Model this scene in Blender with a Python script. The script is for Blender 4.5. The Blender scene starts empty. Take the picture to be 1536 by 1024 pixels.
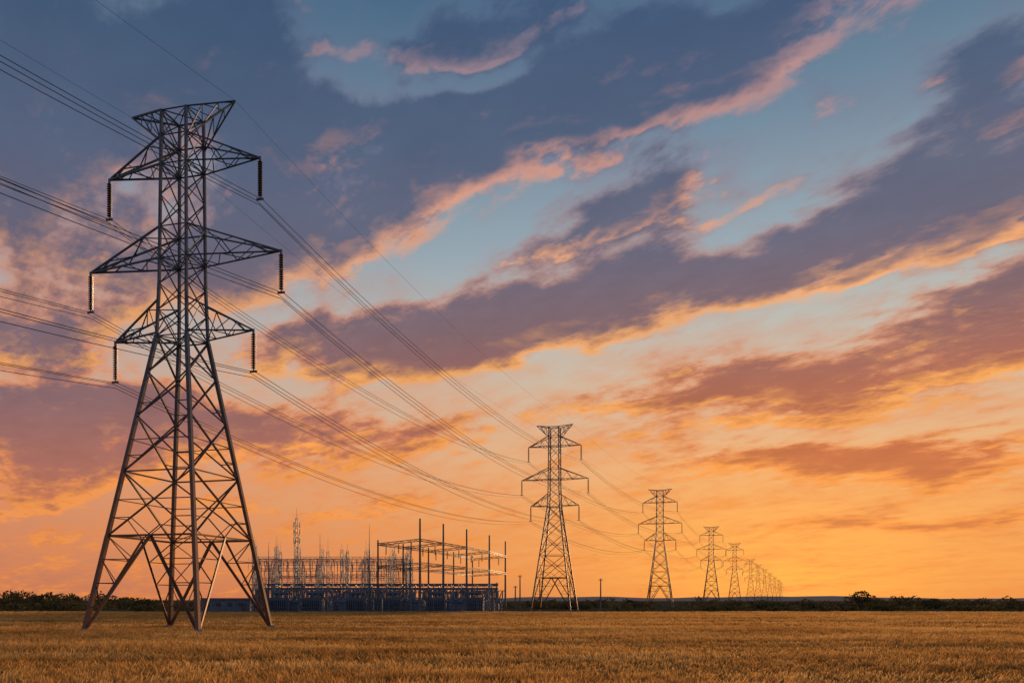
import bpy, math, random
import numpy as np
from mathutils import Vector, Matrix
random.seed(7); rng=np.random.default_rng(7)
scene=bpy.context.scene
F=1536*28/36; HY=899.0; CZ=3.04

def lin(h):
    h=h.lstrip('#'); o=[]
    for i in (0,2,4):
        c=int(h[i:i+2],16)/255
        o.append(c/12.92 if c<=0.04045 else ((c+0.055)/1.055)**2.4)
    return (o[0],o[1],o[2],1.0)
def link(o,parent=None):
    scene.collection.objects.link(o)
    if parent: o.parent=parent
    return o
def empty(name,loc=(0,0,0)):
    e=bpy.data.objects.new(name,None); e.location=loc; e.empty_display_size=1
    return link(e)

# ---------------------------------------------------------------- camera
cam=bpy.data.cameras.new('camera'); co=bpy.data.objects.new('camera',cam); link(co)
co.location=(0,0,CZ); co.rotation_euler=(math.radians(90),0,0)
cam.lens=28; cam.sensor_width=36; cam.shift_y=(HY-512)/1536; cam.clip_end=20000; cam.clip_start=0.1
scene.camera=co
scene.view_settings.view_transform='Standard'; scene.view_settings.look='None'
scene.view_settings.exposure=0

# ---------------------------------------------------------------- node helpers
class NT:
    def __init__(s,tree): s.t=tree
    def n(s,typ,**kw):
        nd=s.t.nodes.new(typ)
        for k,v in kw.items(): setattr(nd,k,v)
        return nd
    def set(s,sock,v):
        if isinstance(v,bpy.types.NodeSocket): s.t.links.new(v,sock)
        else: sock.default_value=v
    def m(s,op,a,b=0.0,c=None,clamp=False):
        nd=s.n('ShaderNodeMath',operation=op,use_clamp=clamp)
        s.set(nd.inputs[0],a); s.set(nd.inputs[1],b)
        if c is not None: s.set(nd.inputs[2],c)
        return nd.outputs[0]
    def vm(s,op,a,b=(0,0,0)):
        nd=s.n('ShaderNodeVectorMath',operation=op)
        s.set(nd.inputs[0],a); s.set(nd.inputs[1],b)
        return nd.outputs[0]
    def scale(s,a,f):
        nd=s.n('ShaderNodeVectorMath',operation='SCALE'); s.set(nd.inputs[0],a); s.set(nd.inputs[3],f); return nd.outputs[0]
    def xyz(s,x,y,z=0.0):
        nd=s.n('ShaderNodeCombineXYZ'); s.set(nd.inputs[0],x); s.set(nd.inputs[1],y); s.set(nd.inputs[2],z); return nd.outputs[0]
    def sep(s,v):
        nd=s.n('ShaderNodeSeparateXYZ'); s.set(nd.inputs[0],v); return nd.outputs
    def noise(s,v,scale,detail=4,rough=0.5,dist=0.0,col=False):
        nd=s.n('ShaderNodeTexNoise'); s.set(nd.inputs['Vector'],v); nd.inputs['Scale'].default_value=scale
        nd.inputs['Detail'].default_value=detail; nd.inputs['Roughness'].default_value=rough; nd.inputs['Distortion'].default_value=dist
        return nd.outputs[1 if col else 0]
    def ss(s,v,lo,hi,o0=0.0,o1=1.0):
        nd=s.n('ShaderNodeMapRange',interpolation_type='SMOOTHSTEP'); s.set(nd.inputs[0],v)
        s.set(nd.inputs[1],lo); s.set(nd.inputs[2],hi); s.set(nd.inputs[3],o0); s.set(nd.inputs[4],o1); return nd.outputs[0]
    def mix(s,f,a,b,mode='MIX'):
        nd=s.n('ShaderNodeMix',data_type='RGBA',blend_type=mode); nd.clamp_factor=True
        s.set(nd.inputs[0],f); s.set(nd.inputs[6],a); s.set(nd.inputs[7],b); return nd.outputs[2]
    def ramp(s,f,stops):
        nd=s.n('ShaderNodeValToRGB'); cr=nd.color_ramp
        while len(cr.elements)<len(stops): cr.elements.new(0.5)
        for e,(p,c) in zip(cr.elements,stops):
            e.position=p; e.color=c
        s.set(nd.inputs[0],f); return nd.outputs[0]
    def blob(s,v,loc,rot,sc,typ='SPHERICAL'):
        mp=s.n('ShaderNodeMapping',vector_type='TEXTURE'); s.set(mp.inputs[0],v)
        mp.inputs[1].default_value=loc; mp.inputs[2].default_value=(0,0,rot); mp.inputs[3].default_value=sc
        g=s.n('ShaderNodeTexGradient',gradient_type=typ); s.t.links.new(mp.outputs[0],g.inputs[0]); return g.outputs[1]

def azel(px,py):
    az=math.atan((px-768)/F); el=math.atan((HY-py)/F*math.cos(az)); return az,el
def blobparams(px,py,a,b,tilt):
    t=math.radians(tilt); A=azel(px,py)
    p=azel(px+20*math.cos(t),py-20*math.sin(t)); q=azel(px-20*math.sin(t),py-20*math.cos(t))
    ua=(p[0]-A[0],p[1]-A[1]); ub=(q[0]-A[0],q[1]-A[1])
    rot=math.atan2(ua[1],ua[0])
    return (A[0],A[1],0),rot,(math.hypot(*ua)*a/20,math.hypot(*ub)*b/20,1)

# ---------------------------------------------------------------- world sky
CL=[ # cloud banks of the evening sky: direction, extents, tilt, weight
(150,90,450,230,-8,1.2),(360,80,220,170,-40,.65),
(700,215,480,158,22,1.2),(560,190,260,90,10,.6),(1090,75,440,100,16,1.1),(470,310,350,150,18,1.0),
(60,290,260,200,0,.85),(820,470,500,84,11,1.15),(950,325,360,88,28,1.25),(620,505,280,84,5,.8),
(1400,290,340,122,12,1.2),(1250,385,390,74,12,1.0),(1500,440,260,60,12,1.1),(1490,120,230,120,25,.95),
(1190,578,560,68,8,1.25),(1450,540,300,54,6,.8),(1290,690,400,46,3,1.2),(1150,640,260,18,8,.45),
(40,505,260,64,0,1.0),(80,612,340,90,-6,1.05),(430,655,400,58,-4,1.0),(120,690,300,56,-3,.9),
(1350,778,340,15,7,.8),(520,762,330,20,-2,.55),(680,35,240,70,10,.95),(300,430,260,80,10,.55),(450,575,200,30,-5,.5),(30,745,200,20,0,.6)]
HOLES=[(500,40,120,34,20,.35),(700,110,220,26,14,.32),(860,400,380,34,24,.6),(1110,225,150,75,30,.75),(800,590,300,45,3,.5),(1320,150,120,60,20,.4),(640,415,150,30,15,.4),(1000,630,260,24,6,.35),(1130,480,260,30,10,.4)]
g=bpy.data.node_groups.new('cloud_density','ShaderNodeTree')
g.interface.new_socket('P',in_out='INPUT',socket_type='NodeSocketVector')
g.interface.new_socket('D',in_out='OUTPUT',socket_type='NodeSocketFloat')
g.interface.new_socket('T',in_out='OUTPUT',socket_type='NodeSocketFloat')
N=NT(g); gi=N.n('NodeGroupInput'); go=N.n('NodeGroupOutput')
P=gi.outputs[0]
w1=N.scale(N.vm('SUBTRACT',N.noise(P,5.0,2,0.5,col=True),(.5,.5,.5)),0.15)
w1=N.vm('MULTIPLY',w1,(1,0.55,0))
Pw=N.vm('ADD',P,w1)
S=None
for c in CL:
    l,r,s_=blobparams(*c[:5]); v=N.m('MULTIPLY',N.blob(Pw,l,r,s_),c[5]); S=v if S is None else N.m('ADD',S,v)
for c in HOLES:
    l,r,s_=blobparams(*c[:5]); S=N.m('SUBTRACT',S,N.m('MULTIPLY',N.blob(Pw,l,r,s_),c[5]))
S=N.m('MINIMUM',S,0.92)
x,y,_=N.sep(P)
dist=N.m('DIVIDE',N.m('COSINE',y),N.m('ADD',N.m('MAXIMUM',N.m('SINE',y),0.0),0.15))
X=N.m('MULTIPLY',N.m('SINE',x),dist); Y=N.m('MULTIPLY',N.m('COSINE',x),dist)
al=N.m('ADD',N.m('MULTIPLY',X,-.666),N.m('MULTIPLY',Y,.745)); ac=N.m('ADD',N.m('MULTIPLY',X,.745),N.m('MULTIPLY',Y,.666))
n1=N.noise(N.xyz(N.m('MULTIPLY',al,1.25),N.m('MULTIPLY',ac,2.3)),1.5,8,0.59,0.2)
n2=N.noise(N.xyz(N.m('MULTIPLY',al,3.6),N.m('MULTIPLY',ac,5.2),3.3),2.8,5,0.58,0.1)
nn=N.m('ADD',N.m('MULTIPLY',N.m('SUBTRACT',n1,.5),2.1),N.m('MULTIPLY',N.m('SUBTRACT',n2,.5),1.1))
D=N.m('ADD',S,nn)
g.links.new(D,go.inputs[0]); g.links.new(nn,go.inputs[1])

world=bpy.data.worlds.new('World'); scene.world=world; world.use_nodes=True
world.cycles.sampling_method='MANUAL'; world.cycles.sample_map_resolution=256
t=world.node_tree; t.nodes.clear(); N=NT(t)
tc=N.n('ShaderNodeTexCoord'); dx,dy,dz=N.sep(tc.outputs['Generated'])
az=N.m('ARCTAN2',dx,dy); el=N.m('ARCSINE',dz)
P=N.xyz(az,el)
def dens(off):
    nd=N.n('ShaderNodeGroup'); nd.node_tree=g; N.set(nd.inputs[0],N.vm('ADD',P,off)); return nd.outputs
D0,T0=dens((0,0,0))[:2]; D1=dens((0.005,-0.015,0))[0]
e=N.m('DIVIDE',el,0.7,clamp=True)
def E(py): return math.atan((HY-py)/F)/0.7
clear=N.ramp(e,[(0.0,lin('d8844f')),(E(850),lin('eb9856')),(E(780),lin('efa562')),(E(700),lin('e8b17e')),(E(600),lin('d5ba9d')),(E(500),lin('bdbbb2')),(E(380),lin('98a9b3')),(E(200),lin('718a9e')),(E(0),lin('456784')),(1.0,lin('3c6184'))])
gl=N.blob(P,(0.335,0.03,0),0,(0.60,0.24,1),'QUADRATIC_SPHERE')
clear=N.mix(N.m('MULTIPLY',gl,1.0),clear,lin('ffb04e'))
lft=N.ss(az,-0.75,0.25,1.0,0.0)
clear=N.mix(N.m('MULTIPLY',lft,N.ss(el,0.5,0.05,0.4,0.85)),clear,N.ramp(e,[(0,lin('b8705a')),(E(760),lin('cd866a')),(E(600),lin('b89690')),(E(450),lin('868fa3')),(E(200),lin('4a6a8a')),(1,lin('335777'))]))
core=N.ramp(e,[(0.0,lin('d07846')),(E(780),lin('d67a48')),(E(690),lin('c66c44')),(E(600),lin('ae644e')),(E(500),lin('826268')),(E(380),lin('66657a')),(E(200),lin('52617c')),(E(0),lin('43597a')),(1.0,lin('3c5272'))])
corel=N.ramp(e,[(0.0,lin('c07050')),(E(760),lin('b46e5c')),(E(640),lin('7e646e')),(E(500),lin('6a6072')),(E(300),lin('525e7a')),(E(100),lin('3e5674')),(1.0,lin('3a5070'))])
core=N.mix(lft,core,corel)
lit=N.ramp(e,[(0.0,lin('ff9a48')),(E(700),lin('ffa04a')),(E(560),lin('ffb05a')),(E(400),lin('fcaf78')),(E(250),lin('e09c84')),(E(60),lin('a08894')),(1.0,lin('8a86a0'))])
mid=N.ramp(e,[(0.0,lin('e88a4c')),(E(700),lin('ea8a4c')),(E(560),lin('e28c5a')),(E(400),lin('b4857c')),(E(250),lin('818296')),(E(60),lin('5b708b')),(1.0,lin('54708e'))])
alpha=N.ss(D0,0.04,0.56)
rim=N.ss(N.m('SUBTRACT',D0,D1),0.01,0.30)
thin=N.ss(D0,1.0,0.35)
pn=N.ss(N.noise(N.vm('MULTIPLY',P,(3,9,1)),2.2,4,0.6),0.48,0.70)
l2=N.m('MULTIPLY',rim,N.m('ADD',N.m('MULTIPLY',thin,0.90),N.m('MULTIPLY',pn,.35)),clamp=True)
# less direct light reaches the high clouds on the side away from the sun
fade=N.m('SUBTRACT',1.0,N.m('MULTIPLY',N.m('MULTIPLY',lft,N.ss(el,0.18,0.42)),0.55))
l2=N.m('MULTIPLY',l2,fade)
thk=N.ss(D0,0.24,0.72)
ccol=N.mix(thk,mid,core)
ccol=N.mix(l2,ccol,lit)
dark=N.ss(T0,-0.35,0.45)
ccol=N.mix(N.m('MULTIPLY',dark,0.28),ccol,N.mix(1.0,ccol,(.55,.60,.68,1),'MULTIPLY'))
veil=N.m('MULTIPLY',N.ss(T0,-0.40,0.35),0.42)
clear=N.mix(veil,clear,mid)
sky=N.mix(N.m('MULTIPLY',alpha,0.94),clear,ccol)
back=N.ss(dy,0.15,-0.5)
sky=N.mix(back,sky,N.ramp(e,[(0,lin('947c7e')),(0.35,lin('858494')),(1,lin('5e7896'))]))
ns=N.n('ShaderNodeTexSky',sky_type='NISHITA'); ns.sun_disc=False; ns.sun_elevation=math.radians(2.5); ns.sun_rotation=math.radians(19)
tot=N.mix(1.0,sky,N.scale(ns.outputs[0],0.003),'ADD')
bg=N.n('ShaderNodeBackground'); N.set(bg.inputs[0],tot); bg.inputs[1].default_value=1.0
wo=N.n('ShaderNodeOutputWorld'); t.links.new(bg.outputs[0],wo.inputs[0])

sun=bpy.data.lights.new('sun','SUN'); sun.energy=3.6; sun.angle=math.radians(4); sun.color=(1.0,0.56,0.26)
so=bpy.data.objects.new('sun',sun); link(so); so.location=(60,100,60)
a_=math.radians(19); e_=math.radians(3.5)
sd=Vector((math.sin(a_)*math.cos(e_),math.cos(a_)*math.cos(e_),math.sin(e_)))
so.rotation_euler=(-sd).to_track_quat('-Z','Y').to_euler()

# ---------------------------------------------------------------- materials
def mat(name,build):
    m=bpy.data.materials.new(name); m.use_nodes=True; t=m.node_tree; t.nodes.clear(); N=NT(t)
    sh=build(N); o=N.n('ShaderNodeOutputMaterial'); t.links.new(sh,o.inputs[0]); return m
def steel(c1,c2,rough=.55,metal=.4,haze_tint=None):
    def b(N):
        tcn=N.n('ShaderNodeTexCoord'); f=N.noise(tcn.outputs['Object'],1.7,5,.6)
        p=N.n('ShaderNodeBsdfPrincipled'); c=N.mix(N.ss(f,.35,.65),c1,c2)
        if haze_tint:  # warm dusk haze and glow painted into the base colour, stronger lower down
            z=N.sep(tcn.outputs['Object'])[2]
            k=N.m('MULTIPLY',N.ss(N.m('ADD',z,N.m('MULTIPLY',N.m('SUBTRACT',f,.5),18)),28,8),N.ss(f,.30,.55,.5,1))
            c=N.mix(N.m('MULTIPLY',k,.85),c,haze_tint)
        N.set(p.inputs['Base Color'],c)
        p.inputs['Roughness'].default_value=rough; p.inputs['Metallic'].default_value=metal
        return p.outputs[0]
    return b
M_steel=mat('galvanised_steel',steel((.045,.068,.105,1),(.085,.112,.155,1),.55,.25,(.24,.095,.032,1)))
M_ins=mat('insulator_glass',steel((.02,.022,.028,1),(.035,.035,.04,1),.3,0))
M_sub=mat('substation_steel',steel((.14,.17,.22,1),(.22,.23,.26,1),.6,.1))
M_eq=mat('equipment_paint',steel((.08,.11,.16,1),(.13,.16,.20,1),.6,0))
M_pole=mat('pole_steel',steel((.10,.10,.11,1),(.17,.15,.14,1),.6,.2))
M_wire=mat('conductor',steel((.05,.055,.07,1),(.08,.08,.09,1),.5,.3))
M_conc=mat('concrete',steel((.20,.18,.16,1),(.28,.26,.24,1),.9,0))
M_bark=mat('bark',steel((.05,.04,.03,1),(.08,.06,.045,1),.9,0))
def grassb(N):
    geo=N.n('ShaderNodeNewGeometry'); p=geo.outputs['Position']
    x,y,z=N.sep(p)
    a=N.noise(N.xyz(N.m('MULTIPLY',x,.30),y),.20,5,.66); b=N.noise(p,.7,4,.62)
    c=N.ramp(N.m('ADD',N.m('MULTIPLY',a,.6),N.m('MULTIPLY',b,.4)),[(.36,(.25,.12,.034,1)),(.45,(.54,.29,.085,1)),(.55,(.78,.46,.15,1)),(.66,(.92,.64,.27,1))])
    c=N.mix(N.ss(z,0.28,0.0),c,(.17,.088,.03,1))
    d=N.n('ShaderNodeBsdfDiffuse'); N.set(d.inputs[0],c)
    tr=N.n('ShaderNodeBsdfTranslucent'); N.set(tr.inputs[0],c)
    mx=N.n('ShaderNodeMixShader'); mx.inputs[0].default_value=.5
    N.t.links.new(d.outputs[0],mx.inputs[1]); N.t.links.new(tr.outputs[0],mx.inputs[2]); return mx.outputs[0]
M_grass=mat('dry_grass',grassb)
def groundb(N):
    geo=N.n('ShaderNodeNewGeometry'); p=geo.outputs['Position']; x,y,z=N.sep(p)
    a=N.noise(N.xyz(N.m('MULTIPLY',x,.3),y),.12,6,.65)
    c=N.ramp(a,[(.3,(.20,.10,.03,1)),(.5,(.40,.225,.07,1)),(.7,(.56,.35,.12,1))])
    b=N.noise(p,.03,5,.6); sc=N.ramp(b,[(.3,(.05,.048,.025,1)),(.6,(.12,.09,.045,1))])
    edge=N.ss(N.m('ADD',y,N.m('MULTIPLY',N.noise(p,.02,3),6)),194,197)
    c=N.mix(edge,c,sc)
    pr=N.n('ShaderNodeBsdfPrincipled'); N.set(pr.inputs['Base Color'],c); pr.inputs['Roughness'].default_value=1
    pr.inputs['Specular IOR Level'].default_value=0
    bp=N.n('ShaderNodeBump'); bp.inputs['Strength'].default_value=.6; bp.inputs['Distance'].default_value=.3
    N.set(bp.inputs['Height'],N.noise(p,1.5,4,.6)); N.t.links.new(bp.outputs[0],pr.inputs['Normal']); return pr.outputs[0]
M_ground=mat('field_soil',groundb)
def leafb(N):
    geo=N.n('ShaderNodeNewGeometry'); p=geo.outputs['Position']
    a=N.noise(p,.25,4,.6)
    c=N.ramp(a,[(.3,(.05,.055,.022,1)),(.5,(.10,.09,.04,1)),(.7,(.15,.115,.055,1))])
    d=N.n('ShaderNodeBsdfDiffuse'); N.set(d.inputs[0],c)
    tr=N.n('ShaderNodeBsdfTranslucent'); N.set(tr.inputs[0],c)
    mx=N.n('ShaderNodeMixShader'); mx.inputs[0].default_value=.25
    N.t.links.new(d.outputs[0],mx.inputs[1]); N.t.links.new(tr.outputs[0],mx.inputs[2]); return mx.outputs[0]
M_leaf=mat('scrub_foliage',leafb)
def hillb(N):
    geo=N.n('ShaderNodeNewGeometry'); a=N.noise(geo.outputs['Position'],.01,5,.6)
    d=N.n('ShaderNodeBsdfDiffuse'); N.set(d.inputs[0],N.mix(a,(.30,.21,.17,1),(.48,.32,.24,1))); return d.outputs[0]
M_hill=mat('distant_scrubland',hillb)

# ---------------------------------------------------------------- mesh builder
class MB:
    def __init__(s): s.v=[]; s.f=[]; s.mi=[]
    def add(s,vs,fs,mi=0):
        o=len(s.v); s.v+= [tuple(a) for a in vs]; s.f+=[tuple(i+o for i in f) for f in fs]; s.mi+=[mi]*len(fs)
    def frame(s,p0,p1):
        d=(p1-p0).normalized(); up=Vector((0,0,1)) if abs(d.z)<.95 else Vector((0,1,0))
        u=d.cross(up).normalized(); w=u.cross(d).normalized(); return u,w
    def prof(s,p0,p1,pts,mi):
        p0=Vector(p0); p1=Vector(p1); u,w=s.frame(p0,p1); n=len(pts)
        vs=[p0+u*a+w*b for a,b in pts]+[p1+u*a+w*b for a,b in pts]
        fs=[(i,(i+1)%n,n+(i+1)%n,n+i) for i in range(n)]+[tuple(range(n))[::-1],tuple(range(n,2*n))]
        s.add(vs,fs,mi)
    def L(s,p0,p1,w,mi=0):
        h=w/2; t=w*.22
        s.prof(p0,p1,[(-h,-h),(h,-h),(h,-h+t),(-h+t,-h+t),(-h+t,h),(-h,h)],mi)
    def bar(s,p0,p1,w,mi=0):
        h=w/2; s.prof(p0,p1,[(-h,-h),(h,-h),(h,h),(-h,h)],mi)
    def tube(s,p0,p1,r0,r1=None,n=8,mi=0):
        r1=r0 if r1 is None else r1
        p0=Vector(p0); p1=Vector(p1); u,w=s.frame(p0,p1)
        vs=[p0+(u*math.cos(2*math.pi*i/n)+w*math.sin(2*math.pi*i/n))*r0 for i in range(n)]+[p1+(u*math.cos(2*math.pi*i/n)+w*math.sin(2*math.pi*i/n))*r1 for i in range(n)]
        s.add(vs,[(i,(i+1)%n,n+(i+1)%n,n+i) for i in range(n)]+[tuple(range(n))[::-1],tuple(range(n,2*n))],mi)
    def box(s,c,d,mi=0):
        x,y,z=c; a,b,h=d[0]/2,d[1]/2,d[2]
        s.add([(x-a,y-b,z),(x+a,y-b,z),(x+a,y+b,z),(x-a,y+b,z),(x-a,y-b,z+h),(x+a,y-b,z+h),(x+a,y+b,z+h),(x-a,y+b,z+h)],
              [(3,2,1,0),(4,5,6,7),(0,1,5,4),(1,2,6,5),(2,3,7,6),(3,0,4,7)],mi)
    def insul(s,top,length,r,n,mi=1,sg=8):
        x,y,z=top; prof=[]
        st=length/n
        for i in range(n):
            z0=z-i*st; prof+=[(r*.35,z0),(r*.35,z0-st*.35),(r,z0-st*.6),(r*.95,z0-st*.75),(r*.35,z0-st*.85)]
        vs=[];fs=[]
        for k,(rr,zz) in enumerate(prof):
            for i in range(sg): vs.append((x+rr*math.cos(2*math.pi*i/sg),y+rr*math.sin(2*math.pi*i/sg),zz))
            if k:
                o=(k-1)*sg
                for i in range(sg): fs.append((o+i,o+(i+1)%sg,o+sg+(i+1)%sg,o+sg+i))
        s.add(vs,fs,mi)
    def obj(s,name,mats,parent=None,smooth=False):
        me=bpy.data.meshes.new(name); me.from_pydata(s.v,[],s.f)
        for m in mats: me.materials.append(m)
        me.polygons.foreach_set('material_index',s.mi); me.update()
        return link(bpy.data.objects.new(name,me),parent)

# ---------------------------------------------------------------- transmission towers
ARMS=[(44.2,46.9,7.2),(35.3,38.3,9.1),(28.2,31.4,6.6)]
INS=3.9
def rad(h,bs=1.0):
    if h<27.9: return 2.3+(8.35*bs-2.3)*(1-h/27.9)
    if h<32.9: return 2.3-(h-27.9)/5*.22
    return 2.08-(h-32.9)/16.4*.2
def corner(k,h,bs): 
    r=rad(h,bs); a=(k+.5)*math.pi/2; return Vector((r*math.cos(a),r*math.sin(a),h))
def lerp(a,b,f): return a+(b-a)*f
def tower_mesh(bs,tk,As):
    B=MB(); W=.33*tk; w=.15*tk; ws=.085*tk
    def C(k,h): return corner(k%4,h,bs)
    for k in range(4):
        B.L(C(k,-.3),C(k,8.9),W*1.1); B.L(C(k,8.9),C(k,27.9),W); B.L(C(k,27.9),C(k,32.9),W*.75); B.L(C(k,32.9),C(k,49.3),W*.7)
        c=C(k,-.3); B.tube(c,c+Vector((0,0,.75)),.45,.4,10,2)
    for k in range(4):
        M=(C(k,8.9)+C(k+1,8.9))/2
        B.L(C(k,8.9),C(k+1,8.9),w*1.2)
        for a in (k,k+1):
            ft=C(a,0.2); B.L(M,ft,w*1.5)
            n=4; prev=None
            for i in range(1,n):
                f=i/n; lp=lerp(ft,C(a,8.9),f); dp=lerp(ft,M,f)
                B.L(lp,dp,ws)
                if prev is not None: B.L(prev,lp,ws)
                prev=dp
            B.L(prev,C(a,8.9),ws)
        pan=[8.9,14.9,20.2,24.4,27.9]
        for i in range(4):
            h0,h1=pan[i],pan[i+1]
            B.L(C(k,h0),C(k+1,h1),w); B.L(C(k+1,h0),C(k,h1),w)
            if i in(0,1,2):
                r0=(C(k,h0)-C(k+1,h0)).length; r1=(C(k,h1)-C(k+1,h1)).length; f=r0/(r0+r1); hm=lerp(h0,h1,f)
                X=(C(k,hm)+C(k+1,hm))/2
                if i<2: B.L(C(k,hm),X,ws); B.L(C(k+1,hm),X,ws)
                q0=lerp(C(k,h0),C(k+1,h1),f/2); q1=lerp(C(k+1,h0),C(k,h1),f/2)
                B.L(C(k,lerp(h0,hm,.5)),q0,ws); B.L(C(k+1,lerp(h0,hm,.5)),q1,ws)
                if i==0:
                    B.L(M,q0,ws);B.L(M,q1,ws)
            if i in(0,): B.L(C(k,h1),C(k+1,h1),w*.9)
        hs=[27.9,30.4,32.9,35.3,38.3,41.3,44.2,46.9,49.3]
        for i in range(len(hs)-1):
            h0,h1=hs[i],hs[i+1]
            B.L(C(k,h0),C(k+1,h1),ws*1.15); B.L(C(k+1,h0),C(k,h1),ws*1.15)
            if h0 in(27.9,35.3,38.3,44.2,46.9): B.L(C(k,h0),C(k+1,h0),w*.8)
        B.L(C(k,49.3),C(k+1,49.3),w*.9)
    for h in (8.9,27.9,35.3,44.2,49.3):
        B.L(C(0,h),C(2,h),ws); B.L(C(1,h),C(3,h),ws)
    for s in(-1,1):
        qs=(3,0) if s>0 else (1,2)
        for hb,ht,Ln in ARMS:
            T=Vector((s*Ln*As,0,hb))
            for q in qs:
                r0=C(q,hb); r1=C(q,ht)
                B.L(r0,T,w); B.L(r1,T,w)
                n=4; prev=r0
                for i in range(1,n+1):
                    f=i/n*.86; p=lerp(r1,T,f) if i%2 else lerp(r0,T,f)
                    B.L(prev,p,ws); prev=p
            n=5; prev=C(qs[0],hb)
            for i in range(1,n+1):
                f=i/n*.9; p=lerp(C(qs[i%2],hb),T,f); B.L(prev,p,ws); prev=p
            prev=C(qs[0],ht)
            for i in range(1,4):
                f=i/4; p=lerp(C(qs[i%2],ht),T,f); B.L(prev,p,ws); prev=p
            B.bar(T+Vector((0,0,.1)),T-Vector((0,0,.35)),.16)
            B.insul((T.x,T.y,T.z-.3),INS-.6,.24*tk,15)
            B.box((T.x,T.y,T.z-INS-.05),(.7,.16,.16)); B.tube(T-Vector((.0,0,INS-.35)),T-Vector((0,0,INS)),.06)
        T=Vector((s*4.9*As,0,49.9))
        for q in qs:
            B.L(C(q,49.3),T,w); B.L(C(q,46.4),T,w)
            for i in(1,2):
                f=i/3; B.L(lerp(C(q,49.3),T,f),lerp(C(q,46.4),T,f),ws); B.L(lerp(C(q,49.3),T,f),lerp(C(q,46.4),T,f-.33),ws)
        for i in(0,1,2):
            f=i/3; B.L(lerp(C(qs[0],49.3),T,f),lerp(C(qs[1],49.3),T,f+.25),ws)
    return B
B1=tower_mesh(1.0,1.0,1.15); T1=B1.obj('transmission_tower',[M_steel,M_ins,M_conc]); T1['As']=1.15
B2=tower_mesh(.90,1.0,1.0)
me2=None
tops=[(832,637),(990,733),(1067,789),(1102,814),(1126,838),(1137,846),(1147,853),(1155,859),(1162,865),(1168,869)]
pos=[(-31.5,76.2)]
for px,ty in tops:
    z=46.9*F/(HY-ty); pos.append(((px-768)*z/F,z))
pos.append((pos[-1][0]+100,pos[-1][1]+280))
towers=[]
T1.location=(pos[0][0],pos[0][1],0); T1.rotation_euler=(0,0,-math.radians(14)); towers.append(T1)
for i in range(1,len(pos)):
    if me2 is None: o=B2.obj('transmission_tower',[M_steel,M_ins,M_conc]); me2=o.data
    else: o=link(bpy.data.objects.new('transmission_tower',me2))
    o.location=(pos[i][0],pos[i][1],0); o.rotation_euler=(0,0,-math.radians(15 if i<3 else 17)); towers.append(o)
# previous tower of the same line, behind the viewpoint
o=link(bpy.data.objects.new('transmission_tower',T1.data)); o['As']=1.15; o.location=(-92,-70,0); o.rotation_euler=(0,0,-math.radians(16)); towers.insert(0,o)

# ---------------------------------------------------------------- conductors
def attach(o):
    R=Matrix.Rotation(o.rotation_euler.z,4,'Z'); L=o.location; d={}; As=o.get('As',1.0)
    for ai,(hb,ht,Ln) in enumerate(ARMS):
        for s in(-1,1):
            for j,dx in enumerate((-.32,.32,0)): d[(ai,s,j)]=L+R@Vector((s*Ln*As+dx,0,hb-INS-(.1 if j<2 else .55)))
    for s in(-1,1): d[('g',s,0)]=L+R@Vector((s*4.9*As,0,49.9))
    return d
cu=bpy.data.curves.new('power_lines','CURVE'); cu.dimensions='3D'; cu.bevel_depth=.027; cu.bevel_resolution=1
for i in range(len(towers)-1):
    A=attach(towers[i]); Bq=attach(towers[i+1])
    for key in A:
        if i>4 and key[2]>0: continue
        p,q=A[key],Bq[key]; Ld=(q-p).length; sag=Ld*.028 if key[0]!='g' else Ld*.02
        if key[2]==2: sag*=1.12
        sag=min(sag,9); n=36
        sp=cu.splines.new('POLY'); sp.points.add(n)
        for k in range(n+1):
            f=k/n; v=p.lerp(q,f); v.z-=4*sag*f*(1-f); rr=.45 if key[0]=='g' else 1
            sp.points[k].co=(v.x,v.y,v.z,1); sp.points[k].radius=rr
cu.materials.append(M_wire); link(bpy.data.objects.new('power_lines',cu))

# ---------------------------------------------------------------- substation
SUB=empty('electrical_substation',(0,0,0))
def XZ(px,z): return (px-768)*z/F
def lattice(B,p0,p1,w,seg,th,mi=0):
    p0=Vector(p0);p1=Vector(p1);u,v=B.frame(p0,p1); cs=[(-1,-1),(1,-1),(1,1),(-1,1)]
    h=w/2; L=(p1-p0).length; n=max(2,int(L/seg))
    for a,b in cs: B.bar(p0+u*a*h+v*b*h,p1+u*a*h+v*b*h,th,mi)
    for i in range(n):
        f0,f1=i/n,(i+1)/n
        for j in range(4):
            a,b=cs[j],cs[(j+1)%4]
            if i%2: a,b=b,a
            B.bar(lerp(p0,p1,f0)+u*a[0]*h+v*a[1]*h,lerp(p0,p1,f1)+u*b[0]*h+v*b[1]*h,th*.65,mi)
B=MB(); row=[(630,777),(665,785),(700,793),(734,802),(758,811)]; pp=[]
for px,ty in row:
    z=19*F/(HY-ty); X=XZ(px,z); pp.append((X,z)); B.tube((X,z,0),(X,z,22),.34,.2,10); B.box((X,z,0),(1,1,.4))
pb=[(X-11,z+7) for X,z in pp]
for X,z in pb: B.tube((X,z,0),(X,z,17.5),.3,.18,10); B.box((X,z,0),(1,1,.4))
B.obj('busbar_poles',[M_pole],SUB)
B=MB()
for r,hh in((pp,17),(pp,11.5),(pb,16.5),(pb,11)):
    for (a,b),(c,d) in zip(r[:-1],r[1:]): lattice(B,(a,b,hh),(c,d,hh),.5,2.4,.10)
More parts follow.
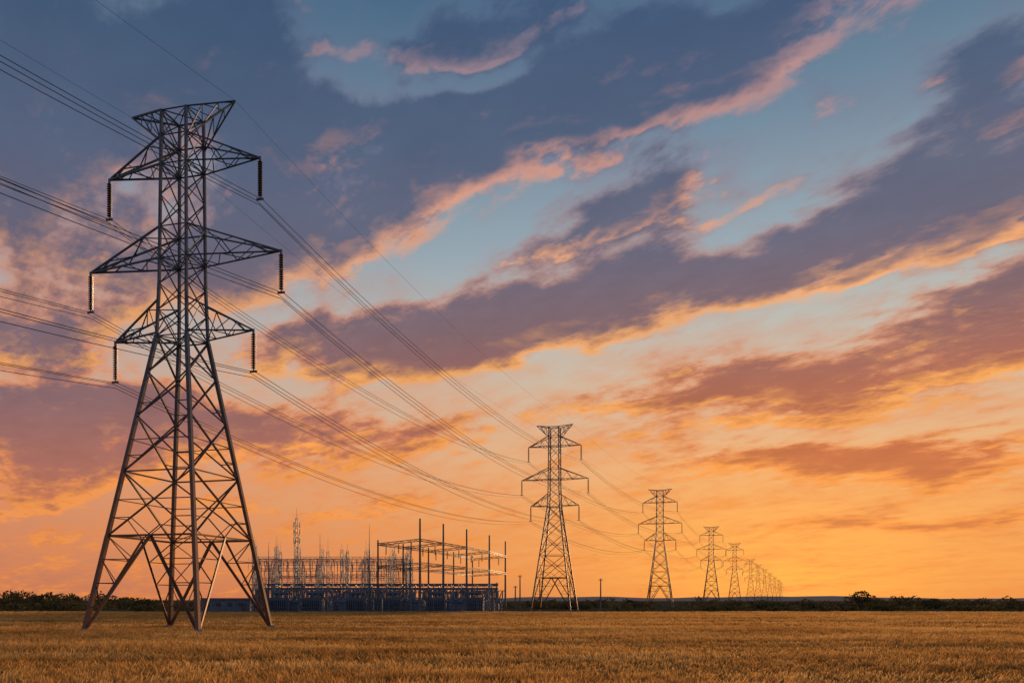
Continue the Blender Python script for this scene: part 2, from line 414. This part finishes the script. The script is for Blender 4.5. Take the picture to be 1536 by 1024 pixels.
for (a,b),(c,d) in zip(pp,pb):
    lattice(B,(a,b,17),(c,d,16.4),.5,2.0,.10)
    lattice(B,(a,b,11.5),(c,d,11),.4,2.0,.09)
    for f in(.2,.5,.8):
        q=lerp(Vector((a,b,16.6)),Vector((c,d,16)),f); B.insul(q,2.2,.2,7,0,6)
B.obj('gantry_beams',[M_pole],SUB)
B=MB(); Bi=MB()
rows=[193,206,220,236,252]
HR=[11.5,13.5,15,16,17.5]
for ri,z in enumerate(rows):
    xs=[XZ(px,z) for px in (385,418,452,486,520,553,587,617)]
    xs=[x+random.uniform(-1.6,1.6) for x in xs]
    H=HR[ri]
    for i,x in enumerate(xs):
        h=H+random.choice((0,0,1.5,-1.2,2.6)) 
        lattice(B,(x,z,0),(x,z,h),.7,1.6,.10)
        B.tube((x,z,h),(x,z,h+random.uniform(.5,3.5)),.06,.03,5)
        if i:
            if random.random()<.8: lattice(B,(xs[i-1],z,H-1.2),(x,z,H-1.2),.6,1.5,.08)
            if random.random()<.6: lattice(B,(xs[i-1],z,H*.62),(x,z,H*.62),.5,1.5,.08)
            for f in(.2,.5,.8):
                xx=lerp(xs[i-1],x,f); Bi.insul((xx,z,H-1.5),1.8,.18,6,0,6)
                Bi.tube((xx,z,H-3.3),(xx+random.uniform(-.5,.5),z+random.uniform(-2,2),5.5),.045,n=4)
    if ri<4:
        z2=rows[ri+1]
        for i in range(0,8,1):
            x2=xs[i]*z2/z
            for dxx in(-1.5,0,1.5):
                B.tube((xs[i]+dxx,z,H-1.2),(x2+dxx,z2,HR[ri+1]-1.2),.05,n=4)
B.obj('lattice_gantries',[M_sub],SUB); Bi.obj('suspension_insulators',[M_sub],SUB)
B=MB()
for z in (191,197,203,210,217,226,235,244):
    px=392
    while px<748:
        x=XZ(px,z)+random.uniform(-.4,.4); k=random.random()
        if k<.5:
            h=random.uniform(2.6,3.6)
            for s in(-.9,.9): B.bar((x+s,z,0),(x+s,z,h),.2,0)
            B.bar((x-1.3,z,h),(x+1.3,z,h),.26,0)
            for s in(-1.1,0,1.1): B.insul((x+s,z,h+2.0),1.9,.2,6,0,6)
            B.tube((x-1.6,z,h+2.05),(x+1.6,z,h+2.05),.08,n=6)
            if random.random()<.4: B.bar((x+1.1,z,h+2),(x+1.9,z,h+3.8),.09,0)
        elif k<.75:
            B.box((x,z,.2),(1.6,1.2,1.8),1); B.tube((x-1.2,z,2.6),(x+1.2,z,2.6),.5,n=10,mi=1)
            for s in(-.9,.9): B.tube((x+s,z,2.9),(x+s*1.7,z,5.2),.2,.1,8,0); B.bar((x+s,z-.5,0),(x+s,z-.5,2.2),.15,0)
        else:
            for s in(-1,0.1,1.2):
                B.tube((x+s,z,0),(x+s,z,2.4),.16,n=6); B.insul((x+s,z,4.9),2.4,.26,8,0,7); B.tube((x+s,z,4.9),(x+s,z,5.6),.3,.22,8,1)
        px+=random.uniform(13,19)
B.obj('switchgear',[M_sub,M_eq],SUB)
B=MB()
for z in(194,200,208,216,225):
    for hh in (5.9,6.9):
        x0,x1=XZ(398,z),XZ(747,z); 
        for d in(-.6,.6): B.tube((x0,z+d,hh),(x1,z+d,hh),.1,n=6)
    x=x0
    while x<x1: B.bar((x,z,0),(x,z,6.8),.16); B.bar((x,z-1,6.7),(x,z+1,6.7),.16); x+=random.uniform(2.5,4)
B.obj('busbars',[M_sub],SUB)
for px,z in((420,188.5),(470,189),(535,188.5),(590,189),(655,189.5),(712,191)):
    B=MB(); x=XZ(px,z)
    B.box((x,z,.0),(6,4,.35),1); B.box((x,z,.36),(4.4,2.4,3.0),0); B.box((x,z,3.37),(4.7,2.7,.18),0)
    for i in range(9): B.box((x-2+i*.5,z-1.7,.8),(.12,.9,2.2),0); B.box((x-2+i*.5,z+1.7,.8),(.12,.9,2.2),0)
    B.tube((x-1.8,z+.6,4.6),(x+1.8,z+.6,4.6),.42,n=12,mi=0); B.bar((x-1.2,z+.6,3.5),(x-1.2,z+.6,4.3),.14); B.bar((x+1.2,z+.6,3.5),(x+1.2,z+.6,4.3),.14)
    for s in(-1.3,0,1.3): B.insul((x+s,z-.5,5.8),2.3,.24,7,2,8)
    B.obj('transformer',[M_eq,M_conc,M_sub],SUB)
B=MB(); x=XZ(345,215); z=215
B.box((x,z,0),(13,7,3.2),0); B.box((x,z,3.21),(13.6,7.6,.3),1)
for i in range(4): B.box((x-4.8+i*3,z-3.52,1.2),(1.2,.1,1.1),2)
B.box((x+5,z-3.53,0.02),(1.0,.12,2.2),2)
B.obj('control_house',[M_eq,M_eq,M_ins],SUB)
B=MB(); z=186.5; x0,x1=XZ(300,z),XZ(765,z); x=x0
while x<x1: B.tube((x,z,0),(x,z,2.5),.05,n=5); x+=2.6
for h in(.2,1.3,2.4): B.tube((x0,z,h),(x1,z,h),.03,n=4)
k=x0
while k<x1-1.1: B.bar((k,z,.2),(k+1.1,z,2.4),.018); B.bar((k+1.1,z,.2),(k,z,2.4),.018); k+=.55
B.obj('chain_link_fence',[M_sub])
B=MB(); z=232; x=XZ(445,z); lattice(B,(x,z,0),(x,z,22),1.1,1.4,.14); lattice(B,(x,z,22),(x,z,27),.6,1.2,.10); B.tube((x,z,27),(x,z,30),.07,.03,5)
for h in(20,22.5,24.5): 
    for a in range(3): 
        cx,cy=math.cos(a*2.1)*1.0,math.sin(a*2.1)*1.0; B.bar((x,z,h),(x+cx,z+cy,h),.08); B.box((x+cx,z+cy,h-.6),(.3,.3,1.6))
B.obj('telecom_mast',[M_sub])
for px,ty,z in((554,785,225),(403,812,200),(616,809,190),(480,800,240),(388,835,205)):
    h=CZ+(HY-ty)*z/F; B=MB(); x=XZ(px,z); B.tube((0,0,0),(0,0,h*.7),.26,.16,8); B.tube((0,0,h*.7),(0,0,h),.1,.03,6); B.box((0,0,0),(.9,.9,.4))
    for q in(.45,.6): B.bar((-1.1,0,h*q),(1.1,0,h*q),.1)
    o=B.obj('lightning_mast',[M_sub]); o.location=(x,z,0)
for px,ty,z in((773,878,200),(780,862,196),(901,867,192),(745,873,190)):
    h=CZ+(HY-ty)*z/F; B=MB(); x=XZ(px,z); B.tube((0,0,0),(0,0,h),.2,.13,8); B.bar((-.5,0,h-.4),(.5,0,h-.4),.1)
    B.insul((-.4,0,h-.05),.3,.08,2,0,6); B.insul((.4,0,h-.05),.3,.08,2,0,6)
    o=B.obj('utility_pole',[M_pole]); o.location=(x,z,0)

# ---------------------------------------------------------------- ground
def grid(name,x0,x1,y0,y1,nx,ny,fz,m):
    xs=np.linspace(x0,x1,nx); ys=np.linspace(y0,y1,ny); v=[(x,y,fz(x,y)) for y in ys for x in xs]
    f=[(j*nx+i,j*nx+i+1,(j+1)*nx+i+1,(j+1)*nx+i) for j in range(ny-1) for i in range(nx-1)]
    me=bpy.data.meshes.new(name); me.from_pydata(v,[],f); me.materials.append(m); me.polygons.foreach_set('use_smooth',[True]*len(f)); return link(bpy.data.objects.new(name,me))
grid('ground',-6000,6000,-300,12000,3,3,lambda x,y:0,M_ground)
grid('distant_hills',-3500,4500,1900,2600,160,6,lambda x,y:-1+max(0,(7+4*math.sin(x*.0021+1)+2.2*math.sin(x*.009)+1.2*math.sin(x*.03)+ (4 if x>500 else 0)))*math.sin(math.pi*(y-1900)/700),M_hill)

# ---------------------------------------------------------------- grass
G=empty('grass_field')
def patch(size,n,wd,hmin,hmax,seed):
    r=np.random.default_rng(seed)
    nc=int(n/10); cc=r.uniform(-size/2,size/2,(nc,2)); v=[];f=[]
    ch=r.uniform(.6,1.1,nc)
    for i in range(n):
        c=r.integers(nc); x,y=cc[c]+r.normal(0,.15*size/4,2); h=r.uniform(hmin,hmax)*ch[c]; a=r.uniform(0,math.pi)
        ux,uy=math.cos(a)*wd/2,math.sin(a)*wd/2; bx,by=r.normal(0.08,.15,2)*h*1.7
        o=len(v)
        v+=[(x-ux*.6,y-uy*.6,0),(x+ux*.6,y+uy*.6,0),(x+ux*.8+bx*.4,y+uy*.8+by*.4,h*.6),(x-ux*.8+bx*.4,y-uy*.8+by*.4,h*.6),
            (x+ux*1.5+bx*.75,y+uy*1.5+by*.75,h*.82),(x-ux*1.5+bx*.75,y-uy*1.5+by*.75,h*.82),(x+bx,y+by,h)]
        f+=[(o,o+1,o+2,o+3),(o+3,o+2,o+4,o+5),(o+5,o+4,o+6)]
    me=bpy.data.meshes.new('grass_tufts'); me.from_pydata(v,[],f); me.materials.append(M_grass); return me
near=[patch(4,1600,.020,.28,.58,s) for s in range(5)]
far=[patch(8,1500,.045,.3,.58,s+10) for s in range(4)]
def scatter(y0,y1,step,meshes):
    y=y0
    while y<y1:
        hw=.78*y+14; x=-hw
        while x<hw:
            o=bpy.data.objects.new('grass_tufts',random.choice(meshes)); o.location=(x+random.uniform(-.3,.3),y+random.uniform(-.3,.3),-.02)
            o.rotation_euler=(0,0,random.choice((0,1,2,3))*math.pi/2+random.uniform(-.1,.1)); s=1.08
            zz=.85+.25*math.sin(x*.07+y*.21)*math.sin(y*.13+1.3)+random.uniform(-.05,.05)
            o.scale=(s,s,max(zz,.4)); link(o,G); x+=step
        y+=step
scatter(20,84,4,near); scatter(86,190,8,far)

# ---------------------------------------------------------------- treeline
def treemass(name,crowns,leaf,per):
    vs=[];
    for (x,y,rx,rz,zc) in crowns:
        n=int(per*rx*rz)+20
        d=rng.normal(size=(n,3)); d/=np.linalg.norm(d,axis=1)[:,None]; rr=rng.uniform(.55,1.08,n)**.6
        c=np.stack([x+d[:,0]*rx*rr,y+d[:,1]*rx*rr,zc+d[:,2]*rz*rr],1)
        lump=1+.18*np.sin(d[:,0]*7+x)*np.sin(d[:,2]*6+y); c[:,2]=zc+(c[:,2]-zc)*lump
        a=rng.normal(size=(n,3)); a/=np.linalg.norm(a,axis=1)[:,None]; b=np.cross(a,rng.normal(size=(n,3))); b/=np.linalg.norm(b,axis=1)[:,None]
        s=leaf*rng.uniform(.5,1.3,n)[:,None]
        vs.append(np.stack([c-a*s-b*s*.6,c+a*s-b*s*.6,c+a*s*.7+b*s*.8,c-a*s*.7+b*s*.7],1).reshape(-1,3))
    v=np.concatenate(vs); v[:,2]=np.maximum(v[:,2],.02); nq=len(v)//4
    me=bpy.data.meshes.new(name); me.vertices.add(len(v)); me.vertices.foreach_set('co',v.ravel().astype(np.float32))
    me.loops.add(nq*4); me.loops.foreach_set('vertex_index',np.arange(nq*4,dtype=np.int32))
    me.polygons.add(nq); me.polygons.foreach_set('loop_start',np.arange(0,nq*4,4,dtype=np.int32)); me.update(calc_edges=True); me.validate()
    me.materials.append(M_leaf); return link(bpy.data.objects.new(name,me))
cr=[]
for z,n,hb in((262,190,.95),(300,170,1.0),(215,90,.55)):
    for i in range(n):
        px=random.uniform(-350,1900); x=XZ(px,z); 
        if z==215 and 280<px<880: continue
        h=random.uniform(1.8,2.9)
        if random.random()<.08: h*=1.35
        if px<140: h=random.uniform(3.4,5.6)
        elif px<300: h=random.uniform(2.4,4.0)
        elif px>1320: h=random.uniform(2.4,3.8)
        h*=hb*z/262 if z!=215 else .55
        rx=random.uniform(1.8,4.2); cr.append((x,z+random.uniform(-8,8),rx,h*.55,h*.47))
treemass('treeline',cr,.32,26)
x=XZ(1292,250); cr=[(x+a,250+b,r,h,c) for a,b,r,h,c in((0,0,3.0,1.7,3.9),(-3.2,.5,2.3,1.3,3.2),(3.1,-.4,2.4,1.4,3.1),(.6,1,2.3,1.2,4.7),(-1,0,3.4,1.6,2.2),(2,0,3.6,1.6,2.0))]
tr=treemass('oak_tree',cr,.25,40)
B=MB(); B.tube((x,250,0),(x+.1,250,2.2),.35,.25,8)
for a,b,c in((-1.8,.3,3.6),(1.9,-.3,3.4),(.4,.4,4.6)): B.tube((x+.1,250,2.0),(x+a,250+b,c),.2,.07,6)
tk=B.obj('trunk',[M_bark]); tk.parent=tr
